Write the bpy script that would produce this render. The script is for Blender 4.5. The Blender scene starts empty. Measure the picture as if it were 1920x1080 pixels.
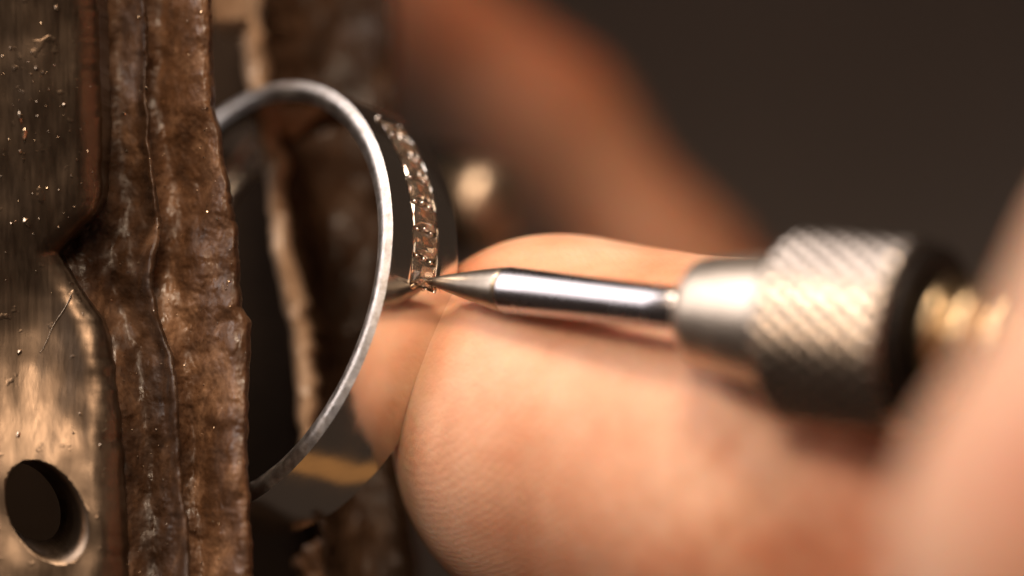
import bpy, bmesh, math, random
import numpy as np
from mathutils import Vector, Matrix, noise

random.seed(7)
MM = 0.001
SC = bpy.context.scene
COL = SC.collection

# ------------------------------------------------------------------ camera
D = 133.33            # camera distance to the reference plane, mm
PX = 48.0 / 1920.0    # mm per photo pixel on that plane
cam_d = bpy.data.cameras.new('camera')
cam = bpy.data.objects.new('camera', cam_d)
COL.objects.link(cam)
cam.location = (0, -D * MM, 0)
cam.rotation_euler = (math.pi / 2, 0, 0)
cam_d.sensor_width = 36.0
cam_d.lens = 100.0
cam_d.clip_start = 0.004
cam_d.clip_end = 5.0
cam_d.dof.use_dof = True
cam_d.dof.focus_distance = (D - 7.0) * MM
cam_d.dof.aperture_fstop = 12.5
SC.camera = cam

# ------------------------------------------------------------------ world, lamps, exposure
w = bpy.data.worlds.new('World')
SC.world = w
w.use_nodes = True
bg = w.node_tree.nodes['Background']
bg.inputs[0].default_value = (1.0, 0.70, 0.52, 1)
bg.inputs[1].default_value = 0.040


def area(name, loc, target, sx, sy, power, col, spread=180):
    l = bpy.data.lights.new(name, 'AREA')
    l.shape = 'RECTANGLE'
    l.size = sx * MM
    l.size_y = sy * MM
    l.energy = power
    l.color = col
    l.spread = math.radians(spread)
    o = bpy.data.objects.new(name, l)
    COL.objects.link(o)
    o.location = Vector(loc) * MM
    o.rotation_euler = (Vector(target) - Vector(loc)).to_track_quat('-Z', 'Y').to_euler()
    return o


area('softbox_lamp', (-118, -14, 88), (-2, -6, 0), 130, 180, 0.115, (1.0, 0.92, 0.87), 90)
area('top_lamp', (-10, -78, 155), (0, -4, -4), 50, 50, 0.022, (1.0, 0.80, 0.59), 44)
area('fill_lamp', (-60, -205, 120), (2, -4, -6), 70, 70, 0.0135, (1.0, 0.75, 0.52), 36)
area('rear_finger_fill', (4, 18, 140), (-4, 78, 17), 24, 24, 0.0019, (1.0, 0.38, 0.14), 32)  # unseen warm light added to tint and brighten the rear finger
bl = area('band_stripe_fill', (34, 18, -100), (-8, -4, -8), 70, 20, 0.0012, (1.0, 0.43, 0.10))  # added strip below, mirrored as the orange stripe low on the band
bz = (bl.location - Vector((-8, -4, -8)) * MM).normalized()
bx = Vector((.705, .655, -.27))
bx = (bx - bz * bx.dot(bz)).normalized()
bl.rotation_euler = Matrix((bx, bz.cross(bx), bz)).transposed().to_euler()

SC.view_settings.view_transform = 'Standard'
SC.view_settings.look = 'None'
SC.view_settings.exposure = 0.0
SC.view_settings.gamma = 1.0
SC.view_settings.use_curve_mapping = False
SC.cycles.max_bounces = 10
SC.cycles.transmission_bounces = 8
SC.cycles.sample_clamp_indirect = 4.0


# ------------------------------------------------------------------ helpers (all lengths in mm)
def W(px, py, Y):
    k = PX * (D + Y) / D
    return Vector(((px - 960) * k, Y, (540 - py) * k))


def lerp(pts, v):
    if v <= pts[0][0]:
        return pts[0][1]
    for (a, x), (b, y) in zip(pts, pts[1:]):
        if v <= b:
            return x + (y - x) * (v - a) / (b - a)
    return pts[-1][1]


def smooth(pts, v, k=6):
    return sum(lerp(pts, v + d) for d in (-k, -k / 2, 0, k / 2, k)) / 5


def fr(x, y, z, o=4):
    return noise.fractal(Vector((x, y, z)), 1.0, 2.0, o)


def link(name, verts, faces, mats, parent=None, smooth_shade=True, origin=(0, 0, 0)):
    me = bpy.data.meshes.new(name)
    og = Vector(origin)
    me.from_pydata([((Vector(v) - og) * MM)[:] for v in verts], [], faces)
    if not isinstance(mats, (list, tuple)):
        mats = [mats]
    for m in mats:
        me.materials.append(m)
    if smooth_shade:
        me.polygons.foreach_set('use_smooth', [True] * len(me.polygons))
    me.update()
    o = bpy.data.objects.new(name, me)
    COL.objects.link(o)
    o.location = og * MM
    if parent is not None:
        o.parent = parent
        o.location = (og * MM) - parent.location
    return o


def fix_normals(o):
    bm = bmesh.new()
    bm.from_mesh(o.data)
    bmesh.ops.recalc_face_normals(bm, faces=bm.faces)
    bm.to_mesh(o.data)
    bm.free()


def thing(name, label, cat, loc, group=None):
    o = bpy.data.objects.new(name, None)
    COL.objects.link(o)
    o.empty_display_size = 0.004
    o.location = Vector(loc) * MM
    tag(o, label, cat, group)
    return o


def tag(o, label, cat, group=None):
    o['label'] = label
    o['category'] = cat
    if group:
        o['group'] = group


# ------------------------------------------------------------------ materials
class Mat:
    def __init__(s, name):
        s.m = bpy.data.materials.new(name)
        s.m.use_nodes = True
        s.t = s.m.node_tree
        s.b = s.t.nodes['Principled BSDF']
        s.tc = s.t.nodes.new('ShaderNodeTexCoord')

    def n(s, kind, **kw):
        nd = s.t.nodes.new(kind)
        for k, v in kw.items():
            if hasattr(nd, k) and k not in nd.inputs:
                setattr(nd, k, v)
            else:
                nd.inputs[k].default_value = v
        return nd

    def l(s, a, b):
        s.t.links.new(a, b)

    def set(s, **kw):
        for k, v in kw.items():
            s.b.inputs[k.replace('_', ' ')].default_value = v
        return s

    def coords(s, scale=(1, 1, 1), rot=(0, 0, 0)):
        mp = s.n('ShaderNodeMapping')
        mp.inputs['Scale'].default_value = scale
        mp.inputs['Rotation'].default_value = rot
        s.l(s.tc.outputs['Object'], mp.inputs['Vector'])
        return mp.outputs[0]

    def noise(s, scale, detail=4, rough=.55, vec=None, dist=0.0):
        nd = s.n('ShaderNodeTexNoise', Scale=scale, Detail=detail, Roughness=rough, Distortion=dist)
        s.l(vec if vec else s.tc.outputs['Object'], nd.inputs['Vector'])
        return nd.outputs['Fac']

    def ramp(s, fac, stops):
        r = s.n('ShaderNodeValToRGB')
        e = r.color_ramp.elements
        while len(e) < len(stops):
            e.new(0.5)
        for i, (p, c) in enumerate(stops):
            e[i].position = p
            e[i].color = tuple(c) + (1,) if not isinstance(c, float) else (c, c, c, 1)
        s.l(fac, r.inputs[0])
        return r.outputs[0]

    def bump(s, fac, dist, strength=1.0, prev=None):
        b = s.n('ShaderNodeBump', Strength=strength, Distance=dist * MM)
        s.l(fac, b.inputs['Height'])
        if prev:
            s.l(prev, b.inputs['Normal'])
        return b.outputs[0]


def mat_skin():
    s = Mat('skin')
    n1 = s.noise(140, 3, .6)
    c1 = s.ramp(n1, [(.32, (.66, .27, .15)), (.50, (.73, .38, .24)), (.68, (.80, .49, .34))])
    n2 = s.noise(900, 5, .65)
    mx = s.n('ShaderNodeMix', data_type='RGBA', blend_type='MULTIPLY')
    mx.inputs[0].default_value = .35
    s.l(c1, mx.inputs[6])
    s.l(s.ramp(n2, [(.3, .75), (.7, 1.0)]), mx.inputs[7])
    s.l(mx.outputs[2], s.b.inputs['Base Color'])
    s.set(Roughness=.5, Subsurface_Weight=.45, Subsurface_Scale=.0016, Specular_IOR_Level=.38)
    s.b.inputs['Subsurface Radius'].default_value = (1.0, .32, .16)
    # friction ridges: concentric, warped
    wv = s.n('ShaderNodeTexWave', wave_type='RINGS', rings_direction='SPHERICAL', Scale=1250.0, Distortion=3.5,
             Detail=1.5)
    wv.inputs['Detail Scale'].default_value = .7
    mp = s.n('ShaderNodeMapping')
    mp.inputs['Location'].default_value = (-.0045, .0095, -.0010)
    s.l(s.tc.outputs['Object'], mp.inputs['Vector'])
    s.l(mp.outputs[0], wv.inputs['Vector'])
    b1 = s.bump(wv.outputs['Fac'], .009, .45)
    b2 = s.bump(s.noise(420, 5, .6), .10, .4, b1)
    vo = s.n('ShaderNodeTexVoronoi', feature='DISTANCE_TO_EDGE', Scale=1900.0)
    s.l(s.tc.outputs['Object'], vo.inputs['Vector'])
    b25 = s.bump(s.ramp(vo.outputs['Distance'], [(.0, 0.0), (.22, 1.0)]), .011, .4, b2)
    b3 = s.bump(s.noise(3800, 3, .6), .03, .6, b25)
    s.l(b3, s.b.inputs['Normal'])
    return s.m


def mat_polished(name, col, rough, scratch=.15):
    s = Mat(name)
    s.set(Metallic=1.0, Base_Color=col + (1,))
    n = s.noise(900, 5, .7)
    s.l(s.ramp(n, [(.3, max(rough - .03, .02)), (.75, rough + .07)]), s.b.inputs['Roughness'])
    v = s.coords((400, 400, 6000), (.3, .7, .2))
    b = s.bump(s.noise(1.0, 4, .6, v), .006, scratch)
    s.l(b, s.b.inputs['Normal'])
    return s.m


def mat_rim():
    s = Mat('worn_silver_edge')
    n = s.noise(2600, 6, .7)
    s.l(s.ramp(n, [(.35, (.38, .33, .30)), (.6, (.58, .54, .53))]), s.b.inputs['Base Color'])
    s.set(Metallic=1.0)
    s.l(s.ramp(s.noise(1500, 4), [(.3, .30), (.7, .50)]), s.b.inputs['Roughness'])
    s.l(s.bump(s.noise(5000, 4, .7), .03, .5), s.b.inputs['Normal'])
    return s.m


def mat_plate():
    s = Mat('brushed_steel')
    v = s.coords((5200, 5200, 120))
    br = s.noise(1.0, 5, .65, v)
    blot = s.noise(160, 5, .6)
    c = s.ramp(blot, [(.35, (.15, .105, .075)), (.65, (.24, .175, .128))])
    s.l(c, s.b.inputs['Base Color'])
    s.set(Metallic=1.0)
    s.l(s.ramp(br, [(.3, .30), (.7, .42)]), s.b.inputs['Roughness'])
    b = s.bump(br, .012, .5)
    pit = s.ramp(s.noise(1400, 2, .5), [(.66, 0.0), (.74, 1.0)])
    b2 = s.bump(pit, .03, .5, b)
    b3 = s.bump(s.noise(1.0, 4, .6, s.coords((1600, 1600, 40))), .02, .5, b2)
    s.l(b3, s.b.inputs['Normal'])
    return s.m


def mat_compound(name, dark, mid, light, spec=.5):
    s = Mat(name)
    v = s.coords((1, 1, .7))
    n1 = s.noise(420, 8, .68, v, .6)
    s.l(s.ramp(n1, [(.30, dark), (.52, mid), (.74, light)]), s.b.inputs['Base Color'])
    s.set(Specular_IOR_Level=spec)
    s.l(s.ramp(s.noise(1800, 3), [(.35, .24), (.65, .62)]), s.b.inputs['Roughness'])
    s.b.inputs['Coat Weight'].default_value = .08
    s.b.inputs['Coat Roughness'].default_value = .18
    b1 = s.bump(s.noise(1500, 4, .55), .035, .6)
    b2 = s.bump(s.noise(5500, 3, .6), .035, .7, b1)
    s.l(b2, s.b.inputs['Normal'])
    return s.m


def mat_gem():
    s = Mat('champagne_gem')
    s.set(Base_Color=(.86, .69, .56, 1), Roughness=.0, IOR=2.3, Transmission_Weight=.93)
    return s.m


def mat_simple(name, col, rough, metal=0.0, bumpd=0.0, bscale=2000):
    s = Mat(name)
    n = s.noise(bscale * .4, 4)
    a = tuple(x * .82 for x in col)
    s.l(s.ramp(n, [(.35, a), (.65, col)]), s.b.inputs['Base Color'])
    s.set(Metallic=metal)
    s.l(s.ramp(s.noise(bscale), [(.3, max(.03, rough - .06)), (.7, rough + .06)]), s.b.inputs['Roughness'])
    if bumpd:
        s.l(s.bump(s.noise(bscale, 4), bumpd, .5), s.b.inputs['Normal'])
    return s.m


SKIN = mat_skin()
BAND = mat_polished('polished_silver', (.80, .74, .68), .13, .03)
RIM = mat_rim()
SPARK = mat_simple('glint_prong_metal', (.92, .88, .86), .10, 1.0)
GROOVE = mat_simple('channel_metal', (.80, .62, .46), .25, 1.0, .02)
PLATE = mat_plate()
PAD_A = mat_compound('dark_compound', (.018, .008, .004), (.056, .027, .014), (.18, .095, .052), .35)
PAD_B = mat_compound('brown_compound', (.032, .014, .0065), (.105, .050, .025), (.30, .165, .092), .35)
PAD_C = mat_compound('lit_tan_compound', (.16, .095, .055), (.40, .25, .155), (.60, .42, .29))  # compound lightened to paint in the light on the rear jaw edge
PAD_SHADE = mat_compound('shaded_compound', (.014, .007, .0035), (.036, .018, .010), (.09, .050, .029), .1)  # compound darkened to paint in the shade on the rear jaw
BODY = mat_simple('shade_dark_body', (.035, .022, .015), .8, 0.0, .05)  # near black so the slot behind the ring reads as deep shade
BODY.node_tree.nodes['Principled BSDF'].inputs['Specular IOR Level'].default_value = .08
GEM = mat_gem()
STEEL = mat_polished('tool_steel', (.44, .41, .435), .24, .15)
CONE = mat_simple('matt_tool_steel', (.42, .36, .31), .36, 1.0, .01, 4000)
COLLET = mat_simple('nickel', (.50, .42, .355), .40, 1.0, .01, 3000)
KNURL = mat_simple('knurled_nickel', (.44, .37, .32), .26, 1.0, .01, 3000)
RUBBER = mat_simple('black_rubber', (.012, .009, .008), .5, 0.0, .02)
RUBBER.node_tree.nodes['Principled BSDF'].inputs['Specular IOR Level'].default_value = .2
BRASS = mat_simple('brass', (.58, .43, .27), .28, 1.0, .01, 3000)
FILING = mat_simple('filing_metal', (.60, .46, .34), .22, 1.0)
PINM = mat_simple('pin_metal', (.66, .50, .38), .42, 1.0)
WALL = mat_simple('backdrop_paint', (.72, .68, .66), .9, 0.0, 0, 30)

# ------------------------------------------------------------------ backdrop
bd = link('backdrop', [(-260, 235, -200), (300, 235, -200), (300, 235, 200), (-260, 235, 200),
                       (-260, 240, -200), (300, 240, -200), (300, 240, 200), (-260, 240, 200)],
          [(0, 1, 2, 3), (7, 6, 5, 4), (0, 4, 5, 1), (1, 5, 6, 2), (2, 6, 7, 3), (3, 7, 4, 0)], WALL,
          smooth_shade=False)
bd['kind'] = 'structure'


# ------------------------------------------------------------------ ring clamp (plate, compound layers, rear jaw)
def slab(name, xl, xr, yfun, mat, parent, thick, rows=260, cols=70, py0=-70, py1=1150, cpow=1.0, taper=0.0):
    """A closed slab: a relief front, a plain back, joined round the rim."""
    vs, fs = [], []
    for j in range(rows + 1):
        py = py0 + (py1 - py0) * j / rows
        a, b = xl(py), xr(py)
        for i in range(cols + 1):
            u = 1 - (1 - i / cols) ** cpow
            px = a + (b - a) * u
            vs.append(W(px, py, yfun(u, px, py)))
    n = len(vs)
    for j in range(rows + 1):
        for i in range(cols + 1):
            v = vs[j * (cols + 1) + i]
            vs.append(v + Vector((-thick * taper * i / cols, thick, 0)))
    q = lambda j, i: j * (cols + 1) + i
    for j in range(rows):
        for i in range(cols):
            fs.append((q(j, i), q(j + 1, i), q(j + 1, i + 1), q(j, i + 1)))
            fs.append(tuple(n + k for k in (q(j, i), q(j, i + 1), q(j + 1, i + 1), q(j + 1, i))))
        fs.append((q(j, 0), n + q(j, 0), n + q(j + 1, 0), q(j + 1, 0)))
        fs.append((q(j, cols), q(j + 1, cols), n + q(j + 1, cols), n + q(j, cols)))
    for i in range(cols):
        fs.append((q(0, i), q(0, i + 1), n + q(0, i + 1), n + q(0, i)))
        fs.append((q(rows, i), n + q(rows, i), n + q(rows, i + 1), q(rows, i + 1)))
    o = link(name, vs, fs, mat, parent, origin=W((xl(540) + xr(540)) / 2, 1150, 0))
    fix_normals(o)
    return o


clamp = thing('ring_clamp', 'steel jawed clamp lined with rough brown compound gripping the ring', 'clamp',
              W(300, 1150, 0))


def tilt(py):
    return (540 - py) * PX * 0.19


def edge_round(u, u0, e):
    if u <= u0:
        return 0.0
    t = (u - u0) / (1 - u0)
    return e * (1 - math.sqrt(max(0.0, 1 - t * t * .98)))


PLX = [(-70, 182), (0, 184), (120, 188), (250, 192), (372, 192), (400, 180), (470, 114), (478, 113), (540, 150),
       (600, 192), (640, 206), (760, 224), (900, 234), (1080, 243), (1150, 246)]


def plate_x(py):
    return lerp(PLX, py) + 3 * fr(0, py * .03, 3)


def plate_y(u, px, py):
    y = -8.2 - (math.sqrt((py - 440) ** 2 + 150 ** 2) - 150) * PX * .12
    y += edge_round(u, .90, 1.0)
    # dished lower half: the face turns towards the lamp below the notch
    y += .22 * fr(px * .006, py * .004, 1.3, 3) + .006 * fr(px * .05, py * .02, 4, 3)
    y += .9 * math.exp(-((px - 60) / 120) ** 2 - ((py - 640) / 190) ** 2)
    return y


plate = slab('jaw_plate', lambda p: -420.0, plate_x, plate_y, PLATE, clamp, 3.0, 300, 110, cpow=1.9)

# the oval drilled hole, flaring towards one side
cv, cf = [], []
NH = 64
for k, (Yh, ox, oy, sc) in enumerate(((-12.5, 16, 16, 1.22), (-9.8, 12, 8, 1.10), (-5.0, -40, -20, .68), (1.0, -48, -20, .62))):
    for i in range(NH):
        a = 2 * math.pi * i / NH
        ex, ey = 96 * math.cos(a) * sc, 66 * math.sin(a) * sc
        ca, sa = math.cos(math.radians(63)), math.sin(math.radians(63))
        cv.append(W(80 + ox + ex * ca - ey * sa, 952 + oy + ex * sa + ey * ca, Yh))
for k in range(3):
    for i in range(NH):
        j = (i + 1) % NH
        cf.append((k * NH + i, k * NH + j, (k + 1) * NH + j, (k + 1) * NH + i))
cf.append(tuple(reversed(range(NH))))
cf.append(tuple(3 * NH + i for i in range(NH)))
cut = link('hole_cutter', cv, cf, PLATE)
fix_normals(cut)
md = plate.modifiers.new('hole', 'BOOLEAN')
md.operation = 'DIFFERENCE'
md.object = cut
md.solver = 'EXACT'
bpy.context.view_layer.update()
dg = bpy.context.evaluated_depsgraph_get()
nm = bpy.data.meshes.new_from_object(plate.evaluated_get(dg))
plate.modifiers.clear()
plate.data = nm
bpy.data.objects.remove(cut)

# scratch raised across the plate
sv, sf = [], []
for i in range(21):
    t = i / 20
    px, py = 134 - 60 * t + 2 * math.sin(t * 9), 552 + 110 * t
    y = plate_y(.5, px, py)
    for dx, dy in ((-1.6, .03), (0, -.05), (1.6, .03)):
        sv.append(W(px + dx * (1 - .6 * t), py, y + dy))
for i in range(20):
    for k in range(2):
        sf.append((i * 3 + k, i * 3 + k + 1, i * 3 + k + 4, i * 3 + k + 3))
link('scratch_burr', sv, sf, FILING, clamp)

SEAM = [(-70, 268), (0, 272), (60, 280), (150, 276), (250, 280), (330, 290), (400, 300), (450, 302), (500, 290),
        (540, 288), (600, 300), (660, 322), (720, 335), (800, 336), (900, 342), (1000, 354), (1150, 362)]
EDGE = [(-70, 398), (0, 398), (150, 400), (210, 406), (290, 420), (380, 436), (430, 446), (520, 452), (575, 454),
        (605, 472), (640, 470), (700, 468), (800, 465), (900, 467), (1000, 472), (1150, 480)]


def seam_x(py):
    return smooth(SEAM, py, 14) + 4 * fr(1, py * .02, 9)


def pad_edge(py):
    return lerp(EDGE, py) + 5 * fr(2, py * .022, 5, 3)


def rough(px, py, s=1.0, seed=0.0):
    a = fr(px * .010, py * .006, seed, 3)
    b = fr(px * .04, py * .034, seed + 7, 3)
    c = fr(px * .14, py * .11, seed + 3, 3)
    return s * (.45 * a + .055 * b + .025 * c)


def pad1_y(u, px, py):
    lip = math.exp(-((u - .96) / .07) ** 2)
    valley = math.exp(-((u - .62) / .22) ** 2)
    return -6.6 + tilt(py) + rough(px, py, 1.0, 2.0) - .75 * lip + .75 * valley


def pad2_y(u, px, py):
    groove = math.exp(-((u - .22) / .2) ** 2)
    return -6.4 + tilt(py) + rough(px, py, 1.25, 11.0) + .7 * groove - 1.1 * math.exp(-((u - .90) / .28) ** 2) \
        + edge_round(u, .93, 1.2)


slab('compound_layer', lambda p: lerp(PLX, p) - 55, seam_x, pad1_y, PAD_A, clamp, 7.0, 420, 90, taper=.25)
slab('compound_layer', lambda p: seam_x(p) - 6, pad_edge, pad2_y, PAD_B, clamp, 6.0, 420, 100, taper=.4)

REAR_L = [(-70, 446), (0, 452), (150, 462), (250, 482), (340, 500), (430, 506), (520, 520), (620, 545), (700, 552),
          (800, 560), (900, 570), (1150, 592)]
REAR_R = [(-70, 726), (190, 732), (600, 738), (870, 742), (960, 762), (1080, 777), (1150, 782)]


def rear_y(u, px, py):
    y = 3.2 + (540 - py) * PX * .30 + rough(px, py, 1.5, 21.0)
    y += 1.7 * (1 - math.exp(-((u) / .30) ** 2)) - .9 * math.exp(-((u - 1) / .08) ** 2)
    if u < .06:
        y += 1.2 * (1 - math.sqrt(max(0, 1 - ((.06 - u) / .06) ** 2)))
    return y


slab('lit_jaw_lip', lambda p: smooth(REAR_L, p) + 5 * fr(5, p * .02, 2), lambda p: smooth(REAR_L, p) + 42 + 14 * fr(7, p * .012, 2),  # separate edge strip, its light painted in by the paler compound
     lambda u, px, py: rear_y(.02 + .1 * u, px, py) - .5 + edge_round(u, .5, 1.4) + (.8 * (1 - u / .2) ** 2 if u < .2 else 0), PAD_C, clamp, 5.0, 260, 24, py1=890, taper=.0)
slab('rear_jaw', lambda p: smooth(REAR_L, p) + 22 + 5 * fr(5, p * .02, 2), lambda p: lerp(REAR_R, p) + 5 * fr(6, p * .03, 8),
     lambda u, px, py: rear_y(u, px, py) + 2.2 * (1 - math.exp(-(u / .2) ** 2)), PAD_SHADE, clamp, 9.0, 300, 90)


def box(name, a, b, mat, parent, bev=.4):
    bm = bmesh.new()
    bmesh.ops.create_cube(bm, size=1)
    a, b = Vector(a), Vector(b)
    for v in bm.verts:
        v.co = Vector(((a[i] + b[i]) / 2 + v.co[i] * abs(b[i] - a[i]) for i in range(3)))
    bmesh.ops.bevel(bm, geom=bm.edges[:], offset=bev, segments=3, affect='EDGES')
    me_v = [v.co.copy() for v in bm.verts]
    bm.verts.index_update()
    me_f = [[v.index for v in f.verts] for f in bm.faces]
    bm.free()
    return link(name, me_v, me_f, mat, parent, False, origin=((a + b) / 2)[:])


box('clamp_shade_body', (-62, 15, -50), (-10.0, 52, 58), BODY, clamp, 1.2)  # height and depth out of view added to shade the rear finger
box('light_stop', (-42, -5, -24), (-30, 16, 5), BODY, clamp, 1.2)  # unseen block added to stop light getting behind the plate
# bridge across the top of the slot
bv = [W(395, -70, 4), W(470, -70, 6), W(466, 34, 6), (W(395, 40, 4))]
bb = [v + Vector((0, 8, 0)) for v in bv]
br = link('slot_bridge', bv + bb, [(0, 3, 2, 1), (4, 5, 6, 7), (0, 1, 5, 4), (1, 2, 6, 5), (2, 3, 7, 6), (3, 0, 4, 7)],
          PAD_C, clamp, False)


# a lump of compound at the foot of the rear jaw
def blob(name, c, r, mat, parent, amp=.35, seed=0.0, sub=4, sq=(1, 1, 1)):
    bm = bmesh.new()
    bmesh.ops.create_icosphere(bm, subdivisions=sub, radius=1)
    vs = []
    for v in bm.verts:
        d = v.co.normalized()
        k = 1 + amp * fr(d.x * 1.6 + seed, d.y * 1.6, d.z * 1.6, 4)
        vs.append(Vector(c) + Vector((d.x * sq[0], d.y * sq[1], d.z * sq[2])) * r * k)
    bm.verts.index_update()
    fs = [[v.index for v in f.verts] for f in bm.faces]
    bm.free()
    return link(name, vs, fs, mat, parent, origin=c)


blob('compound_lump', W(596, 1090, 1.5), 1.5, PAD_B, clamp, .5, 3.0, 4, (.8, .8, 1.2))


# locating pin behind the ring
def lathe(name, base, axis, prof, mat, parent, seg=64, hfun=None, close=True):
    """prof: list of (s, r) along the axis from base."""
    ax = Vector(axis).normalized()
    e1 = ax.cross(Vector((0, 0, 1))).normalized()
    e2 = e1.cross(ax)
    vs, fs = [], []
    for k, (s, r) in enumerate(prof):
        for i in range(seg):
            a = 2 * math.pi * i / seg
            rr = r + (hfun(s, a) if hfun else 0)
            vs.append(Vector(base) + ax * s + (e1 * math.cos(a) + e2 * math.sin(a)) * rr)
    for k in range(len(prof) - 1):
        for i in range(seg):
            j = (i + 1) % seg
            fs.append((k * seg + i, k * seg + j, (k + 1) * seg + j, (k + 1) * seg + i))
    if close:
        fs.append(tuple(reversed(range(seg))))
        fs.append(tuple((len(prof) - 1) * seg + i for i in range(seg)))
    o = link(name, vs, fs, mat, parent, origin=base)
    fix_normals(o)
    return o


pa = Vector((.80, -.58, -.10)).normalized()
pb = W(950, 392, 20)
lathe('locating_pin', pb - pa * 11, pa, [(0, 1.5), (7.2, 1.5), (7.3, 2.4), (9.6, 2.5), (10.5, 2.25), (10.95, 1.5), (11.1, .5), (11.12, .05)],
      PINM, clamp)
lathe('pin_shadow_collar', pb - pa * 6.4, pa, [(0, 2.2), (.05, 2.9), (2.6, 3.1), (2.9, 2.8), (2.9, 2.1)], RUBBER, clamp)  # black collar put in for the dark shadow beside the pin

# metal filings: too many to count
fv, ff = [], []
ICO = bmesh.new()
bmesh.ops.create_icosphere(ICO, subdivisions=1, radius=1)
ICO.verts.index_update()
IV = [v.co.copy() for v in ICO.verts]
IF = [[v.index for v in f.verts] for f in ICO.faces]
ICO.free()


def filing(p, sx, sz, sy=None):
    k = len(fv)
    rot = Matrix.Rotation(random.uniform(-.5, .5), 3, 'Y')
    for v in IV:
        j = .75 + .5 * random.random()
        fv.append(Vector(p) + rot @ Vector((v.x * sx * j, v.y * (sy or min(sx, sz)) * j, v.z * sz * j)))
    for f in IF:
        ff.append([k + i for i in f])


for (px, py, sx, sz) in ((68, 128, .11, .12), (80, 136, .07, .08), (38, 218, .10, .30), (46, 252, .10, .38), (38, 285, .06, .1),
                         (44, 300, .05, .08), (50, 418, .14, .26), (120, 196, .09, .09), (134, 330, .06, .06),
                         (110, 426, .06, .06), (22, 420, .06, .08), (36, 660, .10, .16), (34, 815, .09, .16),
                         (150, 776, .05, .08), (188, 835, .05, .07), (138, 812, .05, .07), (105, 15, .10, .16), (20, 90, .06, .08)):
    filing(W(px, py, plate_y(.5, px, py) - .04), sx, sz)
for i in range(75):
    px, py = random.uniform(0, 175), random.triangular(0, 700, 150)
    if px > lerp(PLX, py) - 12:
        continue
    s = random.uniform(.015, .05)
    filing(W(px, py, plate_y(.5, px, py) - .01), s, s * random.uniform(.8, 1.6))
for (px, py, r) in ((261, 33, .13), (232, 213, .10), (237, 284, .085), (275, 165, .08), (408, 412, .09), (430, 528, .08)):
    y = -8.0 + tilt(py)
    filing(W(px, py, y), r, r)
for i in range(260):
    py = random.uniform(0, 1080)
    px = random.uniform(205, pad_edge(py) - 4)
    sx_ = seam_x(py)
    if px < sx_:
        u = (px - (lerp(PLX, py) - 55)) / (sx_ - lerp(PLX, py) + 55)
        y = pad1_y(u, px, py)
    else:
        u = (px - sx_ + 6) / (pad_edge(py) - sx_ + 6)
        y = pad2_y(max(0, min(1, u)), px, py)
    s = random.uniform(.012, .042)
    filing(W(px, py, y - .01), s, s * random.uniform(.8, 1.5))
for i in range(50):
    py = random.uniform(350, 900)
    px = smooth(REAR_L, py) + random.uniform(2, 22)
    filing(W(px, py, rear_y(.03, px, py) - .05), .05, .06)
fo = link('metal_filings', fv, ff, FILING, None, False)
fo['kind'] = 'stuff'
tag(fo, 'bright specks of metal filings scattered over the clamp face', 'filings')

# ------------------------------------------------------------------ ring
RC = Vector((-12.891, -.937, -.316))
ra, rb = .822, -.276
RD = Vector((math.sin(ra) * math.cos(rb), math.cos(ra) * math.cos(rb), math.sin(rb)))   # axis, away from camera
RR = Vector((math.cos(ra), -math.sin(ra), 0))
RU = RR.cross(RD)
BW = 4.271
RF = [(-180, 10.53), (-85, 10.55), (-62, 10.58), (-52, 10.38), (-41, 10.31), (-31, 10.34), (-21, 10.47), (-12, 10.62), (-4, 10.72), (4, 10.75),
      (15, 10.66), (25, 10.56), (37, 10.43), (50, 10.40), (63, 10.47), (77, 10.55), (90, 10.60), (105, 10.55), (117, 10.50), (180, 10.53)]
RB = [(-180, 10.53), (-85, 10.6), (-59, 10.66), (-51, 10.55), (-43, 10.42), (-34, 10.5), (-23, 10.56), (-11, 10.42), (3, 10.36), (14, 10.5), (29, 10.6),
      (41, 10.63), (52, 10.68), (62, 10.5), (90, 10.5), (180, 10.53)]


def soft_table(tab):
    ws = [math.exp(-(q / 20.0) ** 2 / 2) for q in range(-45, 46)]
    return [sum(wq * lerp(tab, (d + q + 180) % 360 - 180) for wq, q in zip(ws, range(-45, 46))) / sum(ws) for d in range(-180, 181)]


RFT, RBT = soft_table(RF), soft_table(RB)


def ring_r(deg, s):
    x = (deg + 180) % 360
    i = min(int(x), 359)
    f = x - i
    return ((RFT[i] + RBT[i]) * (1 - f) + (RFT[i + 1] + RBT[i + 1]) * f) / 2


def ring_p(deg, s, dr=0.0):
    a = math.radians(deg)
    return RC + RD * (s * BW) + (RR * math.cos(a) + RU * math.sin(a)) * (ring_r(deg, s) + dr)


ring = thing('channel_set_ring', 'polished silver ring with a channel of small champagne stones held in the clamp', 'ring', ring_p(-90, .5))
C0, C1 = 5.0, 56.5           # channel ends, degrees
S0, S1 = .335, .69           # channel sides, fraction of the band width
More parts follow.
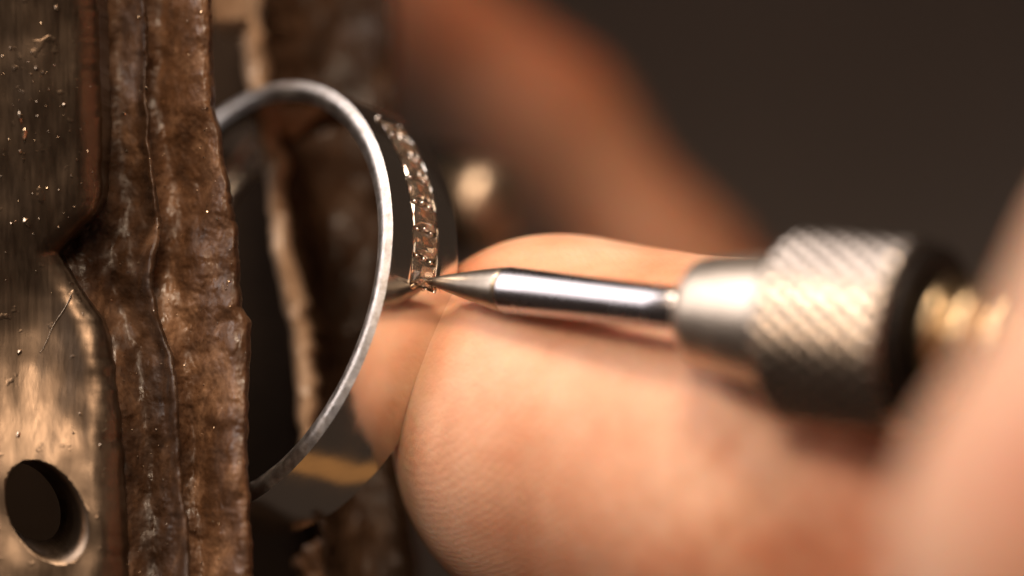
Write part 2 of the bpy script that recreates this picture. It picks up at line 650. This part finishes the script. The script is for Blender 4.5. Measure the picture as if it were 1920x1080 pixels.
# closed cross-section: (s, dr, in-channel floor flag, rim flag)
T = .95
prof = []
for i in range(9):           # front rim, softly rounded from outer edge to inner edge
    a = math.pi * i / 8
    prof.append((.045 - .045 * math.sin(a) ** .6, -.12 - (T - .24) * (i / 8) if 0 < i < 8 else (-.0 if i == 0 else -T), 0, 1))
prof += [(.15, -T - .02, 0, 0), (.5, -T - .06, 0, 0), (.85, -T - .02, 0, 0), (.975, -T, 0, 0), (1.0, -T + .12, 0, 0),
         (1.0, -.10, 0, 0), (.985, -.02, 0, 0), (.96, 0, 0, 0), (S1 + .05, .03, 0, 0), (S1 + .012, .035, 0, 0),
         (S1 + .004, .02, 0, 0), (S1, -.02, 0, 0), (S1 - .002, -.03, 1, 0), (S1 - .006, -.45, 1, 0), (S0 + .006, -.45, 1, 0),
         (S0 + .002, -.03, 1, 0), (S0, -.02, 0, 0), (S0 - .004, .02, 0, 0), (S0 - .012, .035, 0, 0), (S0 - .05, .03, 0, 0), (.10, .01, 0, 0)]
angs = sorted(set([C0, C0 + .02, C1, C1 - .02] + [-180 + 360 * i / 300 for i in range(300)]))
vs, fs, fm = [], [], []
NP = len(prof)
for d in angs:
    inch = C0 + .01 < d < C1 - .01
    for (s, dr, ch, rm) in prof:
        if S0 - .06 < s < S1 + .06 and not inch:
            dr = .03
        j = .012 * fr(d * .35, s * 9, dr * 6, 3) if rm else 0
        vs.append(ring_p(d, s, dr + j))
for k in range(len(angs)):
    k2 = (k + 1) % len(angs)
    for i in range(NP):
        i2 = (i + 1) % NP
        fs.append((k * NP + i, k * NP + i2, k2 * NP + i2, k2 * NP + i))
        inch = C0 - .01 < angs[k] < C1 - .02 + .01
        if prof[i][2] and prof[i2][2] and inch:
            fm.append(2)
        elif prof[i][3] and prof[i2][3]:
            fm.append(1)
        else:
            fm.append(0)
band = link('band', vs, fs, [BAND, RIM, GROOVE], ring, origin=RC)
fix_normals(band)
band.data.polygons.foreach_set('material_index', fm)
# keep crisp edges at the channel
band.data.update()
bm = bmesh.new()
bm.from_mesh(band.data)
for e in bm.edges:
    if len(e.link_faces) == 2 and e.calc_face_angle(0) > math.radians(38):
        e.smooth = False
bm.to_mesh(band.data)
bm.free()

# square stones, stepped crown and pavilion
NS = 7
pit = (C1 - C0) / NS
for i in range(NS):
    dc = C0 + pit * (i + .5)
    a = math.radians(dc)
    nrm = (RR * math.cos(a) + RU * math.sin(a))
    tan = (-RR * math.sin(a) + RU * math.cos(a))
    ctr = ring_p(dc, (S0 + S1) / 2, -.02)
    hx = (S1 - S0) * BW / 2 * .985
    hy = math.radians(pit) * 10.55 / 2 * .90
    tl = Matrix.Rotation(random.uniform(-.14, .14), 3, tan) @ Matrix.Rotation(random.uniform(-.14, .14), 3, RD)
    levels = [(.48, .20, 0), (.80, .06, .5), (1.0, -.12, 0), (1.0, -.17, 0), (.62, -.31, .5), (.12, -.43, 0)]
    gv, gf = [], []
    for (sc, z, tw) in levels:
        for q in range(8):
            # corners and edge mid-points, mid-points pulled out on the crown for chevron facets
            cx, cy = ((1, 1), (0, 1), (-1, 1), (-1, 0), (-1, -1), (0, -1), (1, -1), (1, 0))[q]
            k = sc * (1 + (.10 if (tw and q % 2) else 0)) if sc < 1 else sc
            p = RD * (cx * hx * k) + tan * (cy * hy * k) + nrm * (z + (.03 if (q % 2 and tw) else 0))
            gv.append(ctr + tl @ p)
    for l in range(len(levels) - 1):
        for q in range(8):
            q2 = (q + 1) % 8
            A, B, C, E_ = l * 8 + q, l * 8 + q2, (l + 1) * 8 + q2, (l + 1) * 8 + q
            if q % 2:
                gf += [(A, B, C), (A, C, E_)]
            else:
                gf += [(A, B, E_), (B, C, E_)]
    gf.append(tuple(reversed(range(8))))
    gf.append(tuple((len(levels) - 1) * 8 + q for q in range(8)))
    g = link('gemstone', gv, gf, GEM, ring, False, origin=ctr)
    fix_normals(g)
for i in range(1, NS):  # bright prong beads added between the stones for their glints
    for sf_ in (.12, .42, .68):
        if random.random() < .8:
            blob('glint_prong', ring_p(C0 + pit * i + random.uniform(-.5, .5), S0 + (S1 - S0) * sf_, .07), random.uniform(.07, .12), SPARK, ring, .05, i + sf_, 3)
# bright bead closing the upper end of the channel
blob('bead', ring_p(C1 + .6, S0 + .02, .06), .13, RIM, ring, .1, 1.0, 3)
blob('bead', ring_p(C1 + .2, S1 - .03, .04), .10, RIM, ring, .1, 2.0, 3)
blob('bead', ring_p(C0 - .2, S0 + .05, .05), .13, GROOVE, ring, .3, 4.0, 3)

# ------------------------------------------------------------------ handpiece
TA = Vector((.81, -.58, -.092)).normalized()
TB = ring_p(7.2, (S0 + S1) / 2 + .05, .10)
tool = thing('handpiece', 'slim steel handpiece with a conical point pressed on the ring stones', 'tool', TB)
lathe('point', TB, TA, [(0, .02), (.0, .09), (.05, .13), (.5, .245), (1.2, .41), (2.2, .62), (3.2, .82), (4.0, .96), (4.36, 1.0)],
      CONE, tool, 64)
lathe('shank', TB, TA, [(4.36, .97), (4.37, 1.01), (4.45, 1.025), (6.0, 1.01), (9.0, .96), (12.0, .93), (15.5, .90)], STEEL, tool, 64)
lathe('collet', TB, TA, [(14.1, .5), (14.0, .95), (14.05, 1.9), (14.3, 2.2), (14.7, 2.35), (18.6, 2.95), (18.9, 2.97), (18.95, 2.5)], COLLET, tool, 80)


KS = 1


def knurl(s, a):
    if s < 19.15 or s > 24.25:
        return 0.0
    p1 = abs(((a * 34 / (2 * math.pi) + KS * s / 1.05) % 1.0) - .5) * 2
    p2 = abs(((a * 34 / (2 * math.pi) - KS * s / 1.05) % 1.0) - .5) * 2
    return -.17 * (1 - p1) - .05 * (1 - p2)


lathe('knurled_sleeve', TB, TA, [(18.75, 2.8), (18.76, 3.5), (18.95, 3.85)] + [(19.15 + 5.1 * i / 80, 4.0) for i in range(81)] +
      [(24.45, 3.9), (24.7, 3.6), (24.71, 2.6)], KNURL, tool, 400, knurl)
lathe('seal_ring', TB, TA, [(24.55, 2.3), (24.6, 3.3), (24.85, 3.7), (25.05, 3.7), (25.25, 3.3), (25.3, 2.4)], RUBBER, tool, 80)
rp = [(25.0, 1.7)]
for i in range(5):
    s = 25.3 + i * 1.3
    for q in range(9):
        rp.append((s + 1.3 * q / 9, 1.8 + .8 * math.sin(math.pi * q / 9) ** .8))
rp += [(32.1, 1.6), (32.1, 1.4)]
lathe('ridged_neck', TB, TA, rp, BRASS, tool, 72)
lathe('handle', TB, TA, [(32.0, 1.2), (32.05, 3.2), (32.7, 3.5), (60, 4.2), (100, 4.4), (102, 3.8), (102.2, 1)], COLLET, tool, 64)

# a curl of displaced metal at the point
cvs, cfs = [], []
c0 = TB + Vector((.10, -.12, -.16))
for i in range(25):
    t = i / 24
    p = c0 + Vector((.42 * t + .05 * math.sin(t * 9), -.12 * math.sin(t * 5), -.34 * t + .10 * math.cos(t * 8)))
    for q in range(5):
        a = 2 * math.pi * q / 5
        cvs.append(p + Vector((math.cos(a), math.sin(a), math.cos(a + 1))) * (.035 * (1 - .7 * t)))
for i in range(24):
    for q in range(5):
        q2 = (q + 1) % 5
        cfs.append((i * 5 + q, i * 5 + q2, i * 5 + 5 + q2, i * 5 + 5 + q))
cu = link('metal_shaving', cvs, cfs, GROOVE, origin=c0)
tag(cu, 'tiny dark curl of metal under the tool point on the ring', 'shaving')


# ------------------------------------------------------------------ hands: smooth union of round cones, meshed by surface nets
def hand_mesh(name, bones, vox, parent=None, blend=3.0, crease=None):
    lo = np.min([np.minimum(np.array(a) - r1, np.array(b) - r2) for a, b, r1, r2 in bones], axis=0) - 2.5 * vox - 1
    hi = np.max([np.maximum(np.array(a) + r1, np.array(b) + r2) for a, b, r1, r2 in bones], axis=0) + 2.5 * vox + 1
    n = np.ceil((hi - lo) / vox).astype(int) + 1
    ax = [lo[i] + vox * np.arange(n[i]) for i in range(3)]
    X, Y, Z = np.meshgrid(*[a.astype(np.float32) for a in ax], indexing='ij')
    acc = np.full(X.shape, 1e3, np.float32)
    for a, b, r1, r2 in bones:
        a = np.array(a, np.float32)
        b = np.array(b, np.float32)
        ba = b - a
        L2 = float(ba @ ba) + 1e-9
        t = np.clip(((X - a[0]) * ba[0] + (Y - a[1]) * ba[1] + (Z - a[2]) * ba[2]) / L2, 0, 1)
        d = np.sqrt((X - a[0] - t * ba[0]) ** 2 + (Y - a[1] - t * ba[1]) ** 2 + (Z - a[2] - t * ba[2]) ** 2) - (r1 + (r2 - r1) * t)
        h = np.clip(.5 + .5 * (acc - d) / blend, 0, 1)
        acc = acc + (d - acc) * h - blend * h * (1 - h)
    if crease is not None:
        acc = acc + crease(X, Y, Z)
    s = acc < 0
    c = [s[i:n[0] - 1 + i, j:n[1] - 1 + j, k:n[2] - 1 + k] for i in (0, 1) for j in (0, 1) for k in (0, 1)]
    cnt = sum(x.astype(np.int8) for x in c)
    act = (cnt > 0) & (cnt < 8)
    idx = np.full(act.shape, -1, np.int64)
    I, J, K = np.nonzero(act)
    idx[I, J, K] = np.arange(len(I))
    pos = np.zeros((len(I), 3))
    num = np.zeros(len(I))
    cor = [(i, j, k) for i in (0, 1) for j in (0, 1) for k in (0, 1)]
    for p in cor:
        for d in range(3):
            if p[d]:
                continue
            q = list(p)
            q[d] = 1
            f0 = acc[I + p[0], J + p[1], K + p[2]]
            f1 = acc[I + q[0], J + q[1], K + q[2]]
            m = (f0 < 0) != (f1 < 0)
            t = np.where(m, f0 / np.where(m, f0 - f1, 1), 0)
            pt = np.tile(np.array(p, float), (len(I), 1))
            pt[:, d] += t
            pos += pt * m[:, None]
            num += m
    pos = (pos / num[:, None] + np.stack([I, J, K], 1)) * vox + lo
    quads = []
    for d in range(3):
        a = [slice(None)] * 3
        b = [slice(None)] * 3
        a[d] = slice(0, -1)
        b[d] = slice(1, None)
        ch = s[tuple(a)] != s[tuple(b)]
        E = np.stack(np.nonzero(ch), 1)
        o1, o2 = [x for x in range(3) if x != d]
        E = E[(E[:, o1] > 0) & (E[:, o2] > 0) & (E[:, o1] < n[o1] - 1) & (E[:, o2] < n[o2] - 1)]
        def cell(u, v):
            e = E.copy()
            e[:, o1] -= u
            e[:, o2] -= v
            return idx[e[:, 0], e[:, 1], e[:, 2]]
        quads.append(np.stack([cell(1, 1), cell(0, 1), cell(0, 0), cell(1, 0)], 1))
    quads = np.concatenate(quads)
    o = link(name, pos.tolist(), quads.tolist(), SKIN, parent, origin=pos.mean(0).tolist())
    fix_normals(o)
    return o


def chain(pts):
    return [(a[:3], b[:3], a[3], b[3]) for a, b in zip(pts, pts[1:])]


def P(px, py, Y, r):
    v = W(px, py, Y)
    return (v.x, v.y, v.z, r)


left = chain([P(1094, 792, -1.7, 8.4), P(1500, 945, -7, 9.1), P(2000, 1090, -10, 11.0), (44, -4, -22, 12.5), (66, 18, -34, 15)])
left += [((2.9, -4.7, -7.0), (10, -6.4, -8.2), 6.5, 7.6)]
left += [((.6, -2.4, -3.2), (3, -3, -5), 4.4, 6.0)]
left += [((3.3, -3.0, -7.6), (10, -5.2, -8.4), 7.1, 8.2)]
left += chain([P(630, -120, 76, 5.0), P(1035, 235, 76, 4.9), P(1265, 520, 74, 4.8), P(1560, 830, 70, 6.0), (38, 62, -26, 8.5), (70, 40, -40, 13)])
left += chain([(30, 62, -50, 6.0), (18, 76, -46, 6.4), (22, 84, -34, 7.0), (48, 72, -26, 8.6), (80, 46, -48, 13)])
left += chain([(36, 66, -60, 6.0), (24, 80, -58, 6.2), (28, 90, -46, 6.8), (58, 78, -36, 8.4), (88, 48, -56, 13)])
left += chain([(46, 68, -68, 5.2), (36, 80, -68, 5.5), (40, 90, -58, 6.0), (68, 78, -48, 7.6), (92, 46, -64, 12)])
left += chain([(78, 36, -48, 16), (120, 50, -90, 17), (160, 60, -130, 20)])


def creases(X, Y, Z):
    # thumb joint folds and a soft dent where the tool lies
    out = np.zeros_like(X)
    for px, py, nx, nz, dep, wd in ((1470, 700, .80, -.60, .12, .55), (1560, 760, .80, -.60, .10, .6)):
        c = W(px, py, -12)
        d = (X - c.x) * nx + (Z - c.z) * nz + .06 * (Z - c.z) ** 2 * .3
        m = np.exp(-(d / wd) ** 2) * (Y < 2) * np.exp(-(((X - c.x) ** 2 + (Z - c.z) ** 2) / 60))
        out += dep * m
    return out


hl = hand_mesh('hand', left, .6, None, 3.4, creases)
tag(hl, 'bare hand with its thumb pressed against the back of the ring', 'hand')

right = chain([P(2350, 590, -46, 7.2), P(2640, 600, -46, 7.6), (52, -30, 6, 8.6), (84, -14, -6, 12)])
right += chain([P(2190, 1040, -48, 8.2), P(2450, 1080, -46, 8.8), (48, -36, -22, 10), (80, -20, -30, 14)])
right += chain([(30, -10, -14, 6.6), (46, -8, -12, 7.0), (62, -2, -8, 8.4), (88, 0, -14, 12)])
right += chain([(40, -4, -24, 6.2), (54, 2, -20, 6.8), (70, 4, -14, 8.0), (92, 4, -24, 12)])
right += chain([(48, -2, -34, 5.4), (60, 4, -30, 5.8), (74, 6, -24, 7.0), (94, 2, -34, 12)])
right += chain([(90, -8, -22, 17), (135, 0, -45, 17), (180, 10, -70, 20)])
hr = hand_mesh('hand', right, .8, None, 3.0)
tag(hr, 'bare hand gripping the ridged neck and handle of the handpiece', 'hand')
